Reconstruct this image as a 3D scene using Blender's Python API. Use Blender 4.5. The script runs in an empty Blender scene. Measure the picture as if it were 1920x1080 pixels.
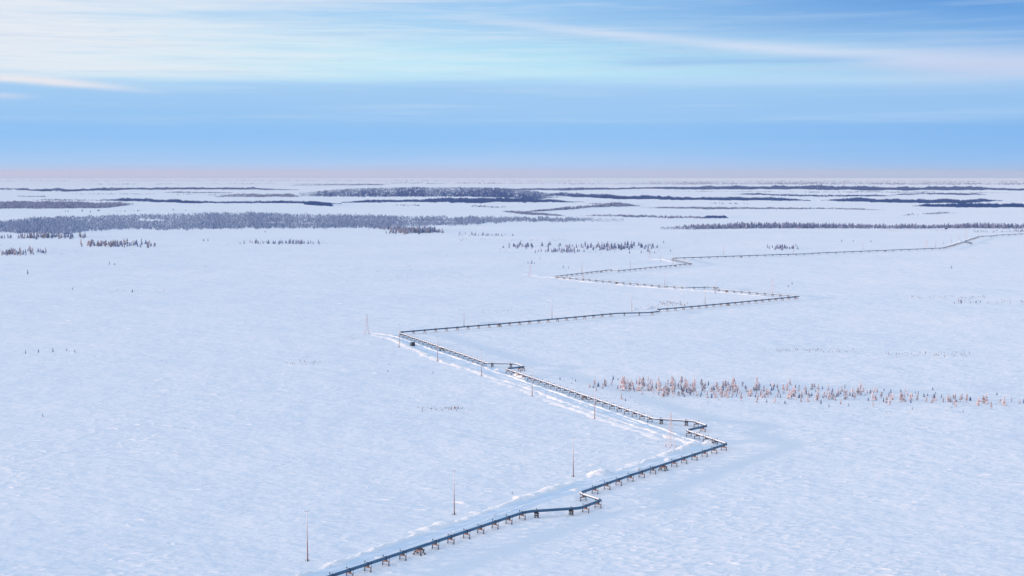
import bpy, math, random
import numpy as np
from mathutils import Vector, Matrix

C = bpy.context.scene.collection
S = bpy.context.scene
R = math.radians
random.seed(7); np.random.seed(7)

# ------------------------------------------------------------------ camera
H = 110.0
FPX = 2667.0                       # focal length in pixels of a 1920 wide frame
PITCH = math.atan((540 - 326) / FPX)
cam_d = bpy.data.cameras.new('camera'); cam = bpy.data.objects.new('camera', cam_d); C.objects.link(cam)
cam_d.sensor_width = 36; cam_d.lens = 36 * FPX / 1920
cam_d.clip_start = 1; cam_d.clip_end = 200000
cam.location = (0, 0, H); cam.rotation_euler = (math.pi / 2 - PITCH, 0, 0)
S.camera = cam
S.render.resolution_x = 1024; S.render.resolution_y = 576

def srgb(r, g, b):
    f = lambda c: c / 12.92 if c <= .04045 else ((c + .055) / 1.055) ** 2.4
    return (f(r / 255), f(g / 255), f(b / 255))

# ------------------------------------------------------------------ world / sun
SUN_EL = 4.2
SUN_AZ = 255.0            # clockwise from the view direction (+Y): low on the left, a little behind
WS = 0.1                  # Background strength
SKYMIX = 0.97             # how much thin cloud veils the clear sky
DOME_L = (0.84, 0.90, 1.02)      # towards the sun
DOME_R = (0.46, 0.68, 1.00)      # away from it

def build_world():
    w = bpy.data.worlds.new('World'); S.world = w; w.use_nodes = True
    nt = w.node_tree; nt.nodes.clear()
    N = nt.nodes.new; L = nt.links.new
    def val(x, sock):
        if isinstance(x, (int, float)): sock.default_value = x
        else: L(x, sock)
    def m(op, a, b=0.0, c=None):
        n = N('ShaderNodeMath'); n.operation = op
        val(a, n.inputs[0]); val(b, n.inputs[1])
        if c is not None: val(c, n.inputs[2])
        return n.outputs[0]
    def ss(x, a, b):          # smooth 0..1 while x goes a -> b (a may exceed b)
        n = N('ShaderNodeMapRange'); n.interpolation_type = 'SMOOTHSTEP'
        val(x, n.inputs[0])
        lo, hi = (a, b) if a < b else (b, a)
        n.inputs[1].default_value = lo; n.inputs[2].default_value = hi
        n.inputs[3].default_value = 0 if a < b else 1; n.inputs[4].default_value = 1 if a < b else 0
        return n.outputs[0]
    def mix(f, a, b):
        n = N('ShaderNodeMix'); n.data_type = 'RGBA'
        val(f, n.inputs[0])
        for q, s in ((a, n.inputs[6]), (b, n.inputs[7])):
            if isinstance(q, tuple): s.default_value = (*q, 1)
            else: L(q, s)
        return n.outputs[2]
    def gauss(x, w_):
        q = m('DIVIDE', x, w_); q = m('MULTIPLY', q, q); q = m('MULTIPLY', q, -1)
        return m('POWER', math.e, q)
    tc = N('ShaderNodeTexCoord'); sx = N('ShaderNodeSeparateXYZ'); L(tc.outputs['Generated'], sx.inputs[0])
    X, Y, Z = sx.outputs
    az = m('ARCTAN2', X, Y); el = m('ARCSINE', Z)
    u = m('MULTIPLY_ADD', az, FPX / 1920, 0.5)
    v = m('MULTIPLY_ADD', m('ABSOLUTE', el), -FPX / 1080, 326 / 1080)
    def noise(su, sv, detail, seed, rough=.55, dist=0.0):
        cb = N('ShaderNodeCombineXYZ')
        L(m('MULTIPLY', u, su), cb.inputs[0]); L(m('MULTIPLY', v, sv), cb.inputs[1]); cb.inputs[2].default_value = seed
        n = N('ShaderNodeTexNoise'); n.inputs['Scale'].default_value = 1; n.inputs['Detail'].default_value = detail
        n.inputs['Roughness'].default_value = rough; n.inputs['Distortion'].default_value = dist
        L(cb.outputs[0], n.inputs['Vector']); return n.outputs[0]
    n1 = noise(2.2, 26, 5, 3.1); n2 = noise(5, 70, 5, 9.7); n3 = noise(1.2, 9, 4, 20.3, .5, .4)
    n5 = noise(1.6, 20, 5, 57.0, .6, .3)
    n4 = noise(4, 60, 4, 31.0, .55)
    # wander of the layer edges
    vw = m('ADD', v, m('MULTIPLY', m('SUBTRACT', n1, .5), .030))
    vw = m('ADD', vw, m('MULTIPLY', m('SUBTRACT', n2, .5), .012))
    s = m('DIVIDE', m('SUBTRACT', 326 / 1080, vw), .36)
    def ramp(fac, stops):
        n = N('ShaderNodeValToRGB'); L(fac, n.inputs[0]); cr = n.color_ramp
        cr.interpolation = 'B_SPLINE'
        while len(cr.elements) > 1: cr.elements.remove(cr.elements[-1])
        for i, (y, c) in enumerate(stops):
            p = (326 - y) / 1080 / .36
            e = cr.elements[0] if i == 0 else cr.elements.new(p)
            e.position = p; e.color = (*srgb(*c), 1)
        return n.outputs[0]
    base = ramp(s, [(326, (182, 200, 238)), (308, (176, 209, 249)), (285, (156, 202, 248)), (248, (140, 195, 249)),
                    (236, (150, 199, 247)), (205, (157, 202, 246)), (172, (164, 206, 246)), (156, (170, 213, 249)),
                    (140, (190, 236, 252)), (105, (192, 236, 252)), (62, (180, 220, 249)), (25, (158, 206, 247)),
                    (-10, (150, 198, 243)), (-60, (150, 198, 243))])
    right = ramp(s, [(326, (168, 194, 234)), (308, (150, 196, 245)), (285, (142, 193, 245)), (248, (128, 184, 243)),
                     (236, (143, 192, 243)), (190, (152, 197, 243)), (165, (160, 203, 243)), (140, (160, 200, 240)),
                     (105, (144, 189, 238)), (62, (118, 172, 231)), (25, (100, 160, 226)),
                     (-10, (95, 155, 222)), (-60, (95, 155, 222))])
    col = mix(ss(m('ADD', u, m('MULTIPLY', m('SUBTRACT', n3, .5), .5)), .45, 1.02), base, right)
    # pale veil in the upper left
    f = m('MULTIPLY', ss(m('ADD', u, m('MULTIPLY', m('SUBTRACT', n5, .5), .9)), .52, -.04), ss(vw, .154, .126))
    f = m('MULTIPLY', f, m('MULTIPLY_ADD', n1, 1.0, .6)); f = m('MINIMUM', f, .95)
    col = mix(f, col, mix(n3, srgb(238, 234, 244), srgb(222, 240, 250)))
    # darker grey-blue wisps low in the pale band
    f = m('MULTIPLY', ss(n2, .50, .72), m('MULTIPLY', ss(v, .17, .13), ss(v, .0, .10)))
    col = mix(m('MULTIPLY', f, .35), col, srgb(165, 196, 238))
    # fibres inside the veil
    n6 = noise(7, 95, 7, 88.0, .68, .5)
    f = m('MULTIPLY', m('MULTIPLY', ss(n6, .42, .70), ss(v, .16, .10)), ss(m('ADD', u, m('MULTIPLY', n5, .4)), 1.15, .5))
    col = mix(m('MULTIPLY', f, .30), col, srgb(246, 244, 250))
    f = m('MULTIPLY', ss(n6, .52, .30), ss(v, .16, .10)); col = mix(m('MULTIPLY', f, .22), col, srgb(158, 200, 244))
    # faint bright wisps everywhere
    f = m('MULTIPLY', ss(n4, .48, .75), m('MULTIPLY', ss(v, .26, .19), .22))
    col = mix(f, col, srgb(210, 230, 248))
    # long slanting streak
    du = m('SUBTRACT', u, .427)
    line = m('MULTIPLY_ADD', du, .165, .037); line = m('ADD', line, m('MULTIPLY', m('SINE', m('MULTIPLY', du, 13)), -.003))
    dv = m('SUBTRACT', m('ADD', v, m('MULTIPLY', m('SUBTRACT', n1, .5), .016)), line)
    wd = m('MAXIMUM', m('MULTIPLY_ADD', du, .026, .0035), .003)
    f = m('MULTIPLY', gauss(dv, wd), m('MULTIPLY', ss(u, .41, .56), m('MULTIPLY_ADD', n2, .9, .25)))
    col = mix(m('MINIMUM', m('MULTIPLY', f, 1.0), .9), col, srgb(214, 227, 248))
    f = m('MULTIPLY', gauss(m('SUBTRACT', vw, .114), .006), m('MULTIPLY', ss(u, .56, .66), ss(u, .90, .78))); col = mix(m('MULTIPLY', f, .6), col, srgb(146, 190, 240))
    f = m('MULTIPLY', gauss(m('SUBTRACT', vw, .142), .012), m('MULTIPLY', ss(u, .50, .70), ss(u, 1.05, .86))); col = mix(m('MULTIPLY', f, .6), col, srgb(186, 220, 250))
    f = m('MULTIPLY', gauss(m('SUBTRACT', vw, .200), .010), m('MULTIPLY', ss(u, .40, .55), ss(n5, .35, .65))); col = mix(m('MULTIPLY', f, .4), col, srgb(176, 212, 248))
    f = m('MULTIPLY', gauss(m('SUBTRACT', vw, .128), .026), m('MULTIPLY', ss(u, .80, .95), m('MULTIPLY_ADD', n2, 1.1, .0)))
    col = mix(m('MINIMUM', f, .7), col, srgb(196, 208, 240))
    # thin bright streaks at the far left
    line = m('MULTIPLY_ADD', m('MULTIPLY', u, u), .55, .1455); line = m('ADD', line, m('MULTIPLY', u, .03))
    dv = m('SUBTRACT', m('ADD', v, m('MULTIPLY', m('SUBTRACT', n2, .5), .008)), line)
    f = m('MULTIPLY', gauss(dv, .0058), ss(u, .19, .06)); col = mix(m('MINIMUM', m('MULTIPLY', f, .9), .9), col, srgb(238, 236, 242))
    dv = m('SUBTRACT', m('ADD', v, m('MULTIPLY', m('SUBTRACT', n2, .5), .010)), .1755)
    f = m('MULTIPLY', gauss(dv, .005), ss(u, .07, .02)); col = mix(m('MULTIPLY', f, .6), col, srgb(212, 222, 244))
    # warm band hugging the horizon on the sun's side
    f = m('MULTIPLY', ss(v, .290, .302), ss(u, 1.0, -.1)); col = mix(m('MULTIPLY', f, .45), col, srgb(224, 210, 238))
    # the dome above the picture
    col = mix(ss(v, -.06, -.9), col, mix(ss(X, -.8, .8), DOME_L, DOME_R))
    sky = N('ShaderNodeTexSky'); sky.sky_type = 'NISHITA'; sky.sun_disc = False
    sky.sun_elevation = R(SUN_EL); sky.sun_rotation = R(SUN_AZ); sky.altitude = 110
    sc = N('ShaderNodeVectorMath'); sc.operation = 'SCALE'; L(col, sc.inputs[0]); sc.inputs[3].default_value = 1 / WS
    out = mix(SKYMIX, sky.outputs[0], sc.outputs[0])
    bg = N('ShaderNodeBackground'); L(out, bg.inputs[0]); bg.inputs[1].default_value = WS
    o = N('ShaderNodeOutputWorld'); L(bg.outputs[0], o.inputs[0])
build_world()

sd = bpy.data.lights.new('sun', 'SUN'); sun = bpy.data.objects.new('sun', sd); C.objects.link(sun)
sd.energy = 4.2; sd.angle = R(1.2); sd.color = (1.0, 0.65, 0.47)
sdir = Vector((math.sin(R(SUN_AZ)) * math.cos(R(SUN_EL)), math.cos(R(SUN_AZ)) * math.cos(R(SUN_EL)), math.sin(R(SUN_EL))))
sun.rotation_euler = (-sdir).to_track_quat('-Z', 'Y').to_euler()
sun.location = (0, 0, 300)
S.view_settings.view_transform = 'Standard'; S.view_settings.look = 'None'
S.view_settings.exposure = 0.0; S.view_settings.gamma = 1.0; S.view_settings.use_curve_mapping = False

# ------------------------------------------------------------------ helpers
cp, sp = math.cos(PITCH), math.sin(PITCH)
def gp(px, py, z=0.0):
    """ground point under a pixel of the 1920x1080 photograph, at height z"""
    ry = FPX * cp + (540 - py) * sp; rz = -FPX * sp + (540 - py) * cp; rx = px - 960
    t = (z - H) / rz
    return Vector((rx * t, ry * t, z))
def gp_np(px, py):
    ry = FPX * cp + (540 - py) * sp; rz = -FPX * sp + (540 - py) * cp; rx = px - 960
    t = -H / rz
    return rx * t, ry * t
def px_per_m(py):
    return FPX / max(gp(960, py).length, 1)

def mesh(name, verts, faces, mats, smooth=False, fm=None):
    me = bpy.data.meshes.new(name)
    me.from_pydata([tuple(v) for v in verts], [], [tuple(f) for f in faces])
    for q in (mats if isinstance(mats, (list, tuple)) else [mats]): me.materials.append(q)
    if fm is not None: me.polygons.foreach_set('material_index', fm)
    if smooth: me.polygons.foreach_set('use_smooth', [True] * len(me.polygons))
    me.update(); return me
def obj(name, me, parent=None):
    o = bpy.data.objects.new(name, me); C.objects.link(o)
    if parent is not None: o.parent = parent
    return o
def empty(name, loc, rz=0.0, sc=1.0):
    o = bpy.data.objects.new(name, None); C.objects.link(o)
    o.location = loc; o.rotation_euler = (0, 0, rz); o.scale = (sc, sc, sc); o.empty_display_size = .5
    return o
def tag(o, label=None, cat=None, group=None, kind=None):
    if label: o['label'] = label
    if cat: o['category'] = cat
    if group: o['group'] = group
    if kind: o['kind'] = kind
    return o

class MB:
    def __init__(s): s.v = []; s.f = []
    def add(s, vs, fs):
        o = len(s.v); s.v += [Vector(q) for q in vs]; s.f += [tuple(i + o for i in f) for f in fs]; return s
    def bar(s, a, b, r0, r1=None, n=6):
        r1 = r0 if r1 is None else r1
        a = Vector(a); b = Vector(b); d = (b - a).normalized()
        k = Vector((0, 0, 1)) if abs(d.z) < .9 else Vector((1, 0, 0))
        x = d.cross(k).normalized(); y = d.cross(x)
        vs = []
        for c, r in ((a, r0), (b, r1)):
            for i in range(n):
                t = 2 * math.pi * i / n; vs.append(c + x * (r * math.cos(t)) + y * (r * math.sin(t)))
        fs = [(i, (i + 1) % n, n + (i + 1) % n, n + i) for i in range(n)] + [tuple(range(n - 1, -1, -1)), tuple(range(n, 2 * n))]
        return s.add(vs, fs)
    def box(s, c, d, b=0.0):
        """box with its vertical edges chamfered"""
        x, y, z = d[0] / 2, d[1] / 2, d[2] / 2; c = Vector(c)
        if b <= 0: pl = [(-x, -y), (x, -y), (x, y), (-x, y)]
        else: pl = [(-x + b, -y), (x - b, -y), (x, -y + b), (x, y - b), (x - b, y), (-x + b, y), (-x, y - b), (-x, -y + b)]
        n = len(pl)
        vs = [c + Vector((p[0], p[1], -z)) for p in pl] + [c + Vector((p[0], p[1], z)) for p in pl]
        fs = [(i, (i + 1) % n, n + (i + 1) % n, n + i) for i in range(n)] + [tuple(range(n - 1, -1, -1)), tuple(range(n, 2 * n))]
        return s.add(vs, fs)
    def prism(s, prof, y0, y1):
        """profile in x-z swept along y"""
        n = len(prof)
        vs = [Vector((p[0], y0, p[1])) for p in prof] + [Vector((p[0], y1, p[1])) for p in prof]
        fs = [(i, (i + 1) % n, n + (i + 1) % n, n + i) for i in range(n)] + [tuple(range(n - 1, -1, -1)), tuple(range(n, 2 * n))]
        return s.add(vs, fs)
    def me(s, name, mats, smooth=False): return mesh(name, s.v, s.f, mats, smooth)

# ------------------------------------------------------------------ materials
def mat(name, col, rough=.7, metal=0.0, vary=0.0, scale=1.0, col2=None, bump=0.0, spec=None, thr=(.35, .65), rnd=0.0):
    m = bpy.data.materials.new(name); m.use_nodes = True
    nt = m.node_tree; b = nt.nodes['Principled BSDF']; N = nt.nodes.new; L = nt.links.new
    b.inputs['Roughness'].default_value = rough; b.inputs['Metallic'].default_value = metal
    if spec is not None: b.inputs['Specular IOR Level'].default_value = spec
    tc = N('ShaderNodeTexCoord'); g = N('ShaderNodeNewGeometry')
    n = N('ShaderNodeTexNoise'); n.inputs['Scale'].default_value = scale; n.inputs['Detail'].default_value = 4
    L(g.outputs['Position'], n.inputs['Vector'])
    mr = N('ShaderNodeMapRange'); L(n.outputs[0], mr.inputs[0]); mr.inputs[1].default_value = thr[0]; mr.inputs[2].default_value = thr[1]
    mx = N('ShaderNodeMix'); mx.data_type = 'RGBA'
    c2 = col2 or tuple(c * (1 - vary) for c in col)
    mx.inputs[6].default_value = (*col, 1); mx.inputs[7].default_value = (*c2, 1)
    L(mr.outputs[0], mx.inputs[0]); out = mx.outputs[2]
    if rnd:
        oi = N('ShaderNodeObjectInfo'); hs = N('ShaderNodeHueSaturation'); L(out, hs.inputs['Color'])
        mm = N('ShaderNodeMapRange'); L(oi.outputs['Random'], mm.inputs[0]); mm.inputs[3].default_value = 1 - rnd; mm.inputs[4].default_value = 1 + rnd
        L(mm.outputs[0], hs.inputs['Value']); out = hs.outputs[0]
    L(out, b.inputs['Base Color'])
    if bump:
        bp = N('ShaderNodeBump'); bp.inputs['Strength'].default_value = 1; bp.inputs['Distance'].default_value = bump
        L(n.outputs[0], bp.inputs['Height']); L(bp.outputs[0], b.inputs['Normal'])
    return m

def snow_mat(name, colA, colB, layers, drough=1.0, specks=0.0):
    """layers: (scale_x, scale_y, height, detail)"""
    m = bpy.data.materials.new(name); m.use_nodes = True
    nt = m.node_tree; b = nt.nodes['Principled BSDF']; N = nt.nodes.new; L = nt.links.new
    b.inputs['Roughness'].default_value = .9; b.inputs['Specular IOR Level'].default_value = .1
    b.inputs['Diffuse Roughness'].default_value = drough
    g = N('ShaderNodeNewGeometry')
    def noise(sx, sy, det, rough=.55, off=0.0, dist=0.0):
        mp = N('ShaderNodeMapping'); mp.inputs['Scale'].default_value = (sx, sy, 1); mp.inputs['Location'].default_value = (off, off * 1.7, 0)
        mp.inputs['Rotation'].default_value = (0, 0, R(-8))
        L(g.outputs['Position'], mp.inputs['Vector'])
        n = N('ShaderNodeTexNoise'); n.inputs['Scale'].default_value = 1; n.inputs['Detail'].default_value = det
        n.inputs['Roughness'].default_value = rough; n.inputs['Distortion'].default_value = dist
        L(mp.outputs[0], n.inputs['Vector']); return n.outputs[0]
    def m_(op, a, b_, c=None):
        n = N('ShaderNodeMath'); n.operation = op
        for i, q in enumerate((a, b_, c)):
            if q is None: continue
            if isinstance(q, (int, float)): n.inputs[i].default_value = q
            else: L(q, n.inputs[i])
        return n.outputs[0]
    h = None
    for i, (sx, sy, hh, det) in enumerate(layers):
        t = m_('MULTIPLY', noise(sx, sy, det, .6, 13.7 * i), hh)
        h = t if h is None else m_('ADD', h, t)
    if specks:
        # scattered hard wind drifts
        n = noise(.30, .55, 3, .6, 71.0, .6); patch = noise(.012, .02, 3, .5, 5.0)
        mr = N('ShaderNodeMapRange'); mr.interpolation_type = 'SMOOTHSTEP'; L(m_('ADD', n, m_('MULTIPLY', patch, .25)), mr.inputs[0]); mr.inputs[1].default_value = .72; mr.inputs[2].default_value = .86
        h = m_('ADD', h, m_('MULTIPLY', mr.outputs[0], specks))
    bp = N('ShaderNodeBump'); bp.inputs['Strength'].default_value = 1; bp.inputs['Distance'].default_value = 1
    L(h, bp.inputs['Height']); L(bp.outputs[0], b.inputs['Normal'])
    mx = N('ShaderNodeMix'); mx.data_type = 'RGBA'; mx.inputs[6].default_value = (*colA, 1); mx.inputs[7].default_value = (*colB, 1)
    mr = N('ShaderNodeMapRange'); L(noise(.0045, .006, 5, .6, 40.0), mr.inputs[0]); mr.inputs[1].default_value = .35; mr.inputs[2].default_value = .65
    L(mr.outputs[0], mx.inputs[0]); L(mx.outputs[2], b.inputs['Base Color'])
    return m

M = {}
M['snow'] = snow_mat('snow', (.80, .84, .89), (.86, .87, .90),
                     [(.004, .005, 3.0, 3), (.022, .035, 2.0, 4), (.09, .2, .7, 3), (.35, .8, .12, 3)], .1, 0)
M['snow_packed'] = snow_mat('snow_packed', (.66, .77, .88), (.72, .81, .89), [(.15, .3, .10, 4), (1.2, 1.2, .05, 3)], .6)
M['snow_drift'] = mat('snow_drift', (.86, .87, .90), .9, vary=.03, scale=.3, spec=.1)
M['snow_heap'] = snow_mat('snow_heap', (.88, .88, .89), (.86, .88, .91), [(.7, .7, .16, 4), (2.5, 2.5, .04, 3)], .6)
M['steel'] = mat('blue_grey_steel', (.042, .125, .225), .42, .35, col2=(.07, .155, .25), scale=.35)
M['sunlit_snowcap'] = mat('sunlit_snow_on_pipe', (.80, .82, .85), .9, vary=.06, scale=2, spec=.1)
M['rust'] = mat('rust_brown_steel', (.25, .15, .12), .65, .1, vary=.35, scale=3)
M['rust_dark'] = mat('dark_brown_steel', (.10, .06, .05), .65, .1, vary=.35, scale=3)
M['dark'] = mat('dark_steel', (.035, .04, .06), .5, .4, vary=.3, scale=4)
M['concrete'] = mat('frosted_concrete', (.30, .29, .30), .9, vary=.3, scale=2)
M['frost_rust'] = mat('frosted_rust', (.52, .38, .35), .75, scale=1.5, col2=(.75, .70, .72))
M['larch'] = mat('frosted_larch', (.72, .62, .64), .9, col2=(.50, .40, .42), scale=1.1, rnd=.22, thr=(.4, .62), spec=.1)
M['larch_pale'] = mat('heavy_frost_larch', (.82, .76, .78), .9, col2=(.64, .55, .57), scale=1.2, rnd=.12, thr=(.4, .62), spec=.1)
M['spruce'] = mat('frosted_spruce', (.24, .25, .32), .9, col2=(.52, .46, .50), scale=.9, rnd=.3, thr=(.42, .62), spec=.1)
M['bark'] = mat('bark', (.13, .085, .07), .9, vary=.4, scale=3)
M['twig'] = mat('dry_twigs', (.42, .32, .31), .9, vary=.4, scale=.05)
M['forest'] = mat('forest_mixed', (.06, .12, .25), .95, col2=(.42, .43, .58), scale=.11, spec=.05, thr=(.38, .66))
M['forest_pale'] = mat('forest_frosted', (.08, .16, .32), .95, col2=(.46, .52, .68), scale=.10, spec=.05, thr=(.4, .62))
M['forest_far'] = mat('forest_distant', (.006, .065, .23), .95, col2=(.05, .14, .37), scale=.010, spec=.05, thr=(.5, .75))  # blue of shade and distance haze put into both base colours
M['car'] = mat('dark_blue_paint', (.004, .008, .030), .35, .2, vary=.2, scale=2)
M['glass'] = mat('vehicle_glass', (.02, .03, .05), .1, 0, vary=.1, scale=1)
M['tyre'] = mat('tyre_rubber', (.02, .02, .022), .9, vary=.2, scale=4)
M['lamp'] = mat('tail_lamp_red', (.25, .02, .02), .4, vary=.1, scale=4)
def tone_mat(m, spread):
    nt = m.node_tree; N = nt.nodes.new; L = nt.links.new
    mx = [n for n in nt.nodes if n.bl_idname == 'ShaderNodeMix'][0]; src = mx.inputs[0].links[0].from_socket
    a = N('ShaderNodeAttribute'); a.attribute_name = 'tone'
    f = N('ShaderNodeMix'); f.data_type = 'FLOAT'; f.inputs[0].default_value = spread; L(src, f.inputs[2]); L(a.outputs['Fac'], f.inputs[3]); L(f.outputs[0], mx.inputs[0])
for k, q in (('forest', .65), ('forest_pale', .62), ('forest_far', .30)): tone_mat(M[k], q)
def pole_mat():
    m = mat('frosted_pole', (.34, .16, .13), .7, .1, vary=.3, scale=2)
    nt = m.node_tree; b = nt.nodes['Principled BSDF']; N = nt.nodes.new; L = nt.links.new
    tc = N('ShaderNodeTexCoord'); sx = N('ShaderNodeSeparateXYZ'); L(tc.outputs['Object'], sx.inputs[0])
    n = N('ShaderNodeTexNoise'); n.inputs['Scale'].default_value = 1.3; n.inputs['Detail'].default_value = 4; L(tc.outputs['Object'], n.inputs['Vector'])
    ad = N('ShaderNodeMath'); ad.operation = 'MULTIPLY_ADD'; L(n.outputs[0], ad.inputs[0]); ad.inputs[1].default_value = 5; L(sx.outputs[2], ad.inputs[2])
    mr = N('ShaderNodeMapRange'); L(ad.outputs[0], mr.inputs[0]); mr.inputs[1].default_value = 6; mr.inputs[2].default_value = 16
    src = b.inputs['Base Color'].links[0].from_socket
    mx = N('ShaderNodeMix'); mx.data_type = 'RGBA'; L(mr.outputs[0], mx.inputs[0]); L(src, mx.inputs[6]); mx.inputs[7].default_value = (.86, .76, .76, 1)
    L(mx.outputs[2], b.inputs['Base Color']); return m
M['pole'] = pole_mat()      # hoar frost thickens towards the top of each mast

# ------------------------------------------------------------------ ground
RG = 40000
def ground():
    n = 128; rings = [0, 300, 600, 1200, 2500, 5000, 10000, 18000, RG]
    vs = [(0, 0, 0)]; fs = []
    for r in rings[1:]:
        for i in range(n):
            t = 2 * math.pi * i / n; vs.append((r * math.sin(t), r * math.cos(t), 0))
    for i in range(n): fs.append((0, 1 + (i + 1) % n, 1 + i))
    for k in range(len(rings) - 2):
        a = 1 + k * n; b = a + n
        for i in range(n): fs.append((a + i, a + (i + 1) % n, b + (i + 1) % n, b + i))
    o = obj('ground', mesh('ground', vs, fs, M['snow'])); tag(o, kind='structure')
ground()

# ------------------------------------------------------------------ ploughed road and snow banks
def densify(pts, step):
    out = []
    for a, b in zip(pts[:-1], pts[1:]):
        n = max(1, int((b - a).length / step))
        out += [a.lerp(b, i / n) for i in range(n)]
    out.append(pts[-1]); return out
def smooth_poly(pts, k=3):
    for _ in range(k):
        pts = [pts[0]] + [(pts[i - 1] + pts[i] * 2 + pts[i + 1]) / 4 for i in range(1, len(pts) - 1)] + [pts[-1]]
    return pts
def offset(pts, d):
    out = []
    for i, p in enumerate(pts):
        t = (pts[min(i + 1, len(pts) - 1)] - pts[max(i - 1, 0)]).normalized()
        out.append(p + Vector((-t.y, t.x, 0)) * d)     # left of travel
    return out
def resample(pts, n):
    L = [0]
    for a, b in zip(pts[:-1], pts[1:]): L.append(L[-1] + (b - a).length)
    out = []
    j = 0
    for i in range(n):
        s = L[-1] * i / (n - 1)
        while j < len(L) - 2 and L[j + 1] < s: j += 1
        f = (s - L[j]) / max(L[j + 1] - L[j], 1e-6); out.append(pts[j].lerp(pts[j + 1], min(max(f, 0), 1)))
    return out
rng = random.Random(11)
def strip(name, left, right, step=2.5, ruts=True):
    n = max(10, int(sum((b - a).length for a, b in zip(left[:-1], left[1:])) / step))
    Lf = smooth_poly(resample(left, n), 4); Rt = smooth_poly(resample(right, n), 4)
    m = 13; vs = []; fs = []
    for i in range(n):
        for k in range(m):
            f = k / (m - 1); p = Lf[i].lerp(Rt[i], f)
            z = .012
            if ruts: z += .10 * (math.cos(f * 4 * math.pi * 1.5) * .5 + .5) + rng.uniform(0, .05)
            if k in (0, m - 1): z = .006
            vs.append((p.x, p.y, z))
    for i in range(n - 1):
        for k in range(m - 1):
            a = i * m + k; fs.append((a, a + 1, a + m + 1, a + m))
    o = obj(name, mesh(name, vs, fs, M['snow_packed'], True)); tag(o, kind='structure'); return o
def vnoise(x, seed=0):
    i = math.floor(x); f = x - i; f = f * f * (3 - 2 * f)
    r = lambda k: random.Random(k * 7919 + seed * 104729).random()
    return r(i) * (1 - f) + r(i + 1) * f
def bank(name, pts, width, height, seed, step=.7, gap=0.25, rough=1.0):
    n = max(6, int(sum((b - a).length for a, b in zip(pts[:-1], pts[1:])) / step))
    P = smooth_poly(resample(pts, n), 3)
    m = 9; vs = []; fs = []
    for i in range(n):
        t = (P[min(i + 1, n - 1)] - P[max(i - 1, 0)]).normalized(); nn = Vector((-t.y, t.x, 0))
        s = i * step
        a = vnoise(s / 9, seed) * .55 + vnoise(s / 2.6, seed + 1) * .45
        hh = 1.7 * height * max(0, (a - gap) / (1 - gap)) * (1.25 if rough else 1)
        hh *= min(1, i / 5, (n - 1 - i) / 5)
        ww = width * 1.25 * (.55 + .7 * vnoise(s / 5, seed + 2))
        c = P[i] + nn * (vnoise(s / 4, seed + 3) - .5) * width * .7
        for k in range(m):
            f = k / (m - 1) * 2 - 1
            z = hh * max(0, 1 - f * f) ** 1.2
            if 0 < k < m - 1: z *= .7 + .6 * rng.random() * rough
            vs.append((*(c + nn * f * ww)[:2], z - (.12 if k in (0, m - 1) else .06)))
    for i in range(n - 1):
        for k in range(m - 1):
            a = i * m + k; fs.append((a, a + m, a + m + 1, a + 1))
    o = obj(name, mesh(name, vs, fs, M['snow_heap'], True)); tag(o, kind='structure'); return o
G = lambda l, z=0.0: [gp(x, y, z) for x, y in l]

# near road, running up to the right along the first reach
nearL = G([(470, 1110), (580, 1076), (700, 1034), (820, 995), (907, 963), (1014, 925), (1083, 905), (1180, 879), (1240, 858), (1294, 841), (1308, 832)])
nearR = G([(540, 1118), (640, 1085), (735, 1050), (830, 1015), (925, 979), (1030, 938), (1090, 922), (1180, 899), (1262, 871), (1330, 846), (1352, 836)])
strip('snow_road', nearL, nearR)
farL = G([(1300, 838), (1220, 806), (1139, 778), (1047, 744), (977, 717), (915, 701), (880, 687), (815, 667), (760, 645), (731, 631)])
farR = G([(1330, 832), (1262, 808), (1200, 787), (1119, 759), (1040, 731), (1000, 718), (945, 697), (905, 683), (840, 661), (790, 643), (745, 628)])
strip('snow_road', farL, farR)
b = 0
def B(l, w, h, **k):
    global b; b += 1; bank('snow_bank', G(l), w, h, b * 17, **k)
B([(500, 1100), (580, 1074), (700, 1032), (820, 992), (907, 961), (1014, 922), (1083, 902), (1180, 876), (1240, 855), (1290, 838)], 1.4, .5, gap=.2)
B([(605, 1062), (655, 1050)], 3.0, .8, gap=.1)
B([(768, 1003), (850, 978)], 2.8, .8, gap=.3)
B([(880, 968), (935, 950)], 2.6, .7, gap=.3)
B([(970, 938), (1060, 908)], 2.8, .9, gap=.2)
B([(1105, 895), (1150, 884)], 3.2, 1.2, gap=.1)
B([(1172, 874), (1205, 868)], 2.8, .7, gap=.1)
B([(1238, 856), (1298, 836), (1297, 828)], 2.8, .9, gap=.2)
B([(705, 1049), (722, 1043)], 1.4, 1.0, gap=.0)
B([(1188, 884), (1206, 878)], 1.5, 1.1, gap=.0)
B([(1245, 865), (1262, 860)], 1.5, 1.1, gap=.0)
B([(1326, 838), (1344, 829)], 2.2, 1.1, gap=.0)
B([(1071, 922), (1090, 916)], 1.4, 1.0, gap=.0)
# between the wheel lines of the near road
B([(640, 1078), (740, 1043), (860, 995), (980, 949), (1080, 915), (1180, 886), (1270, 858)], .6, .3, gap=.45)
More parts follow.
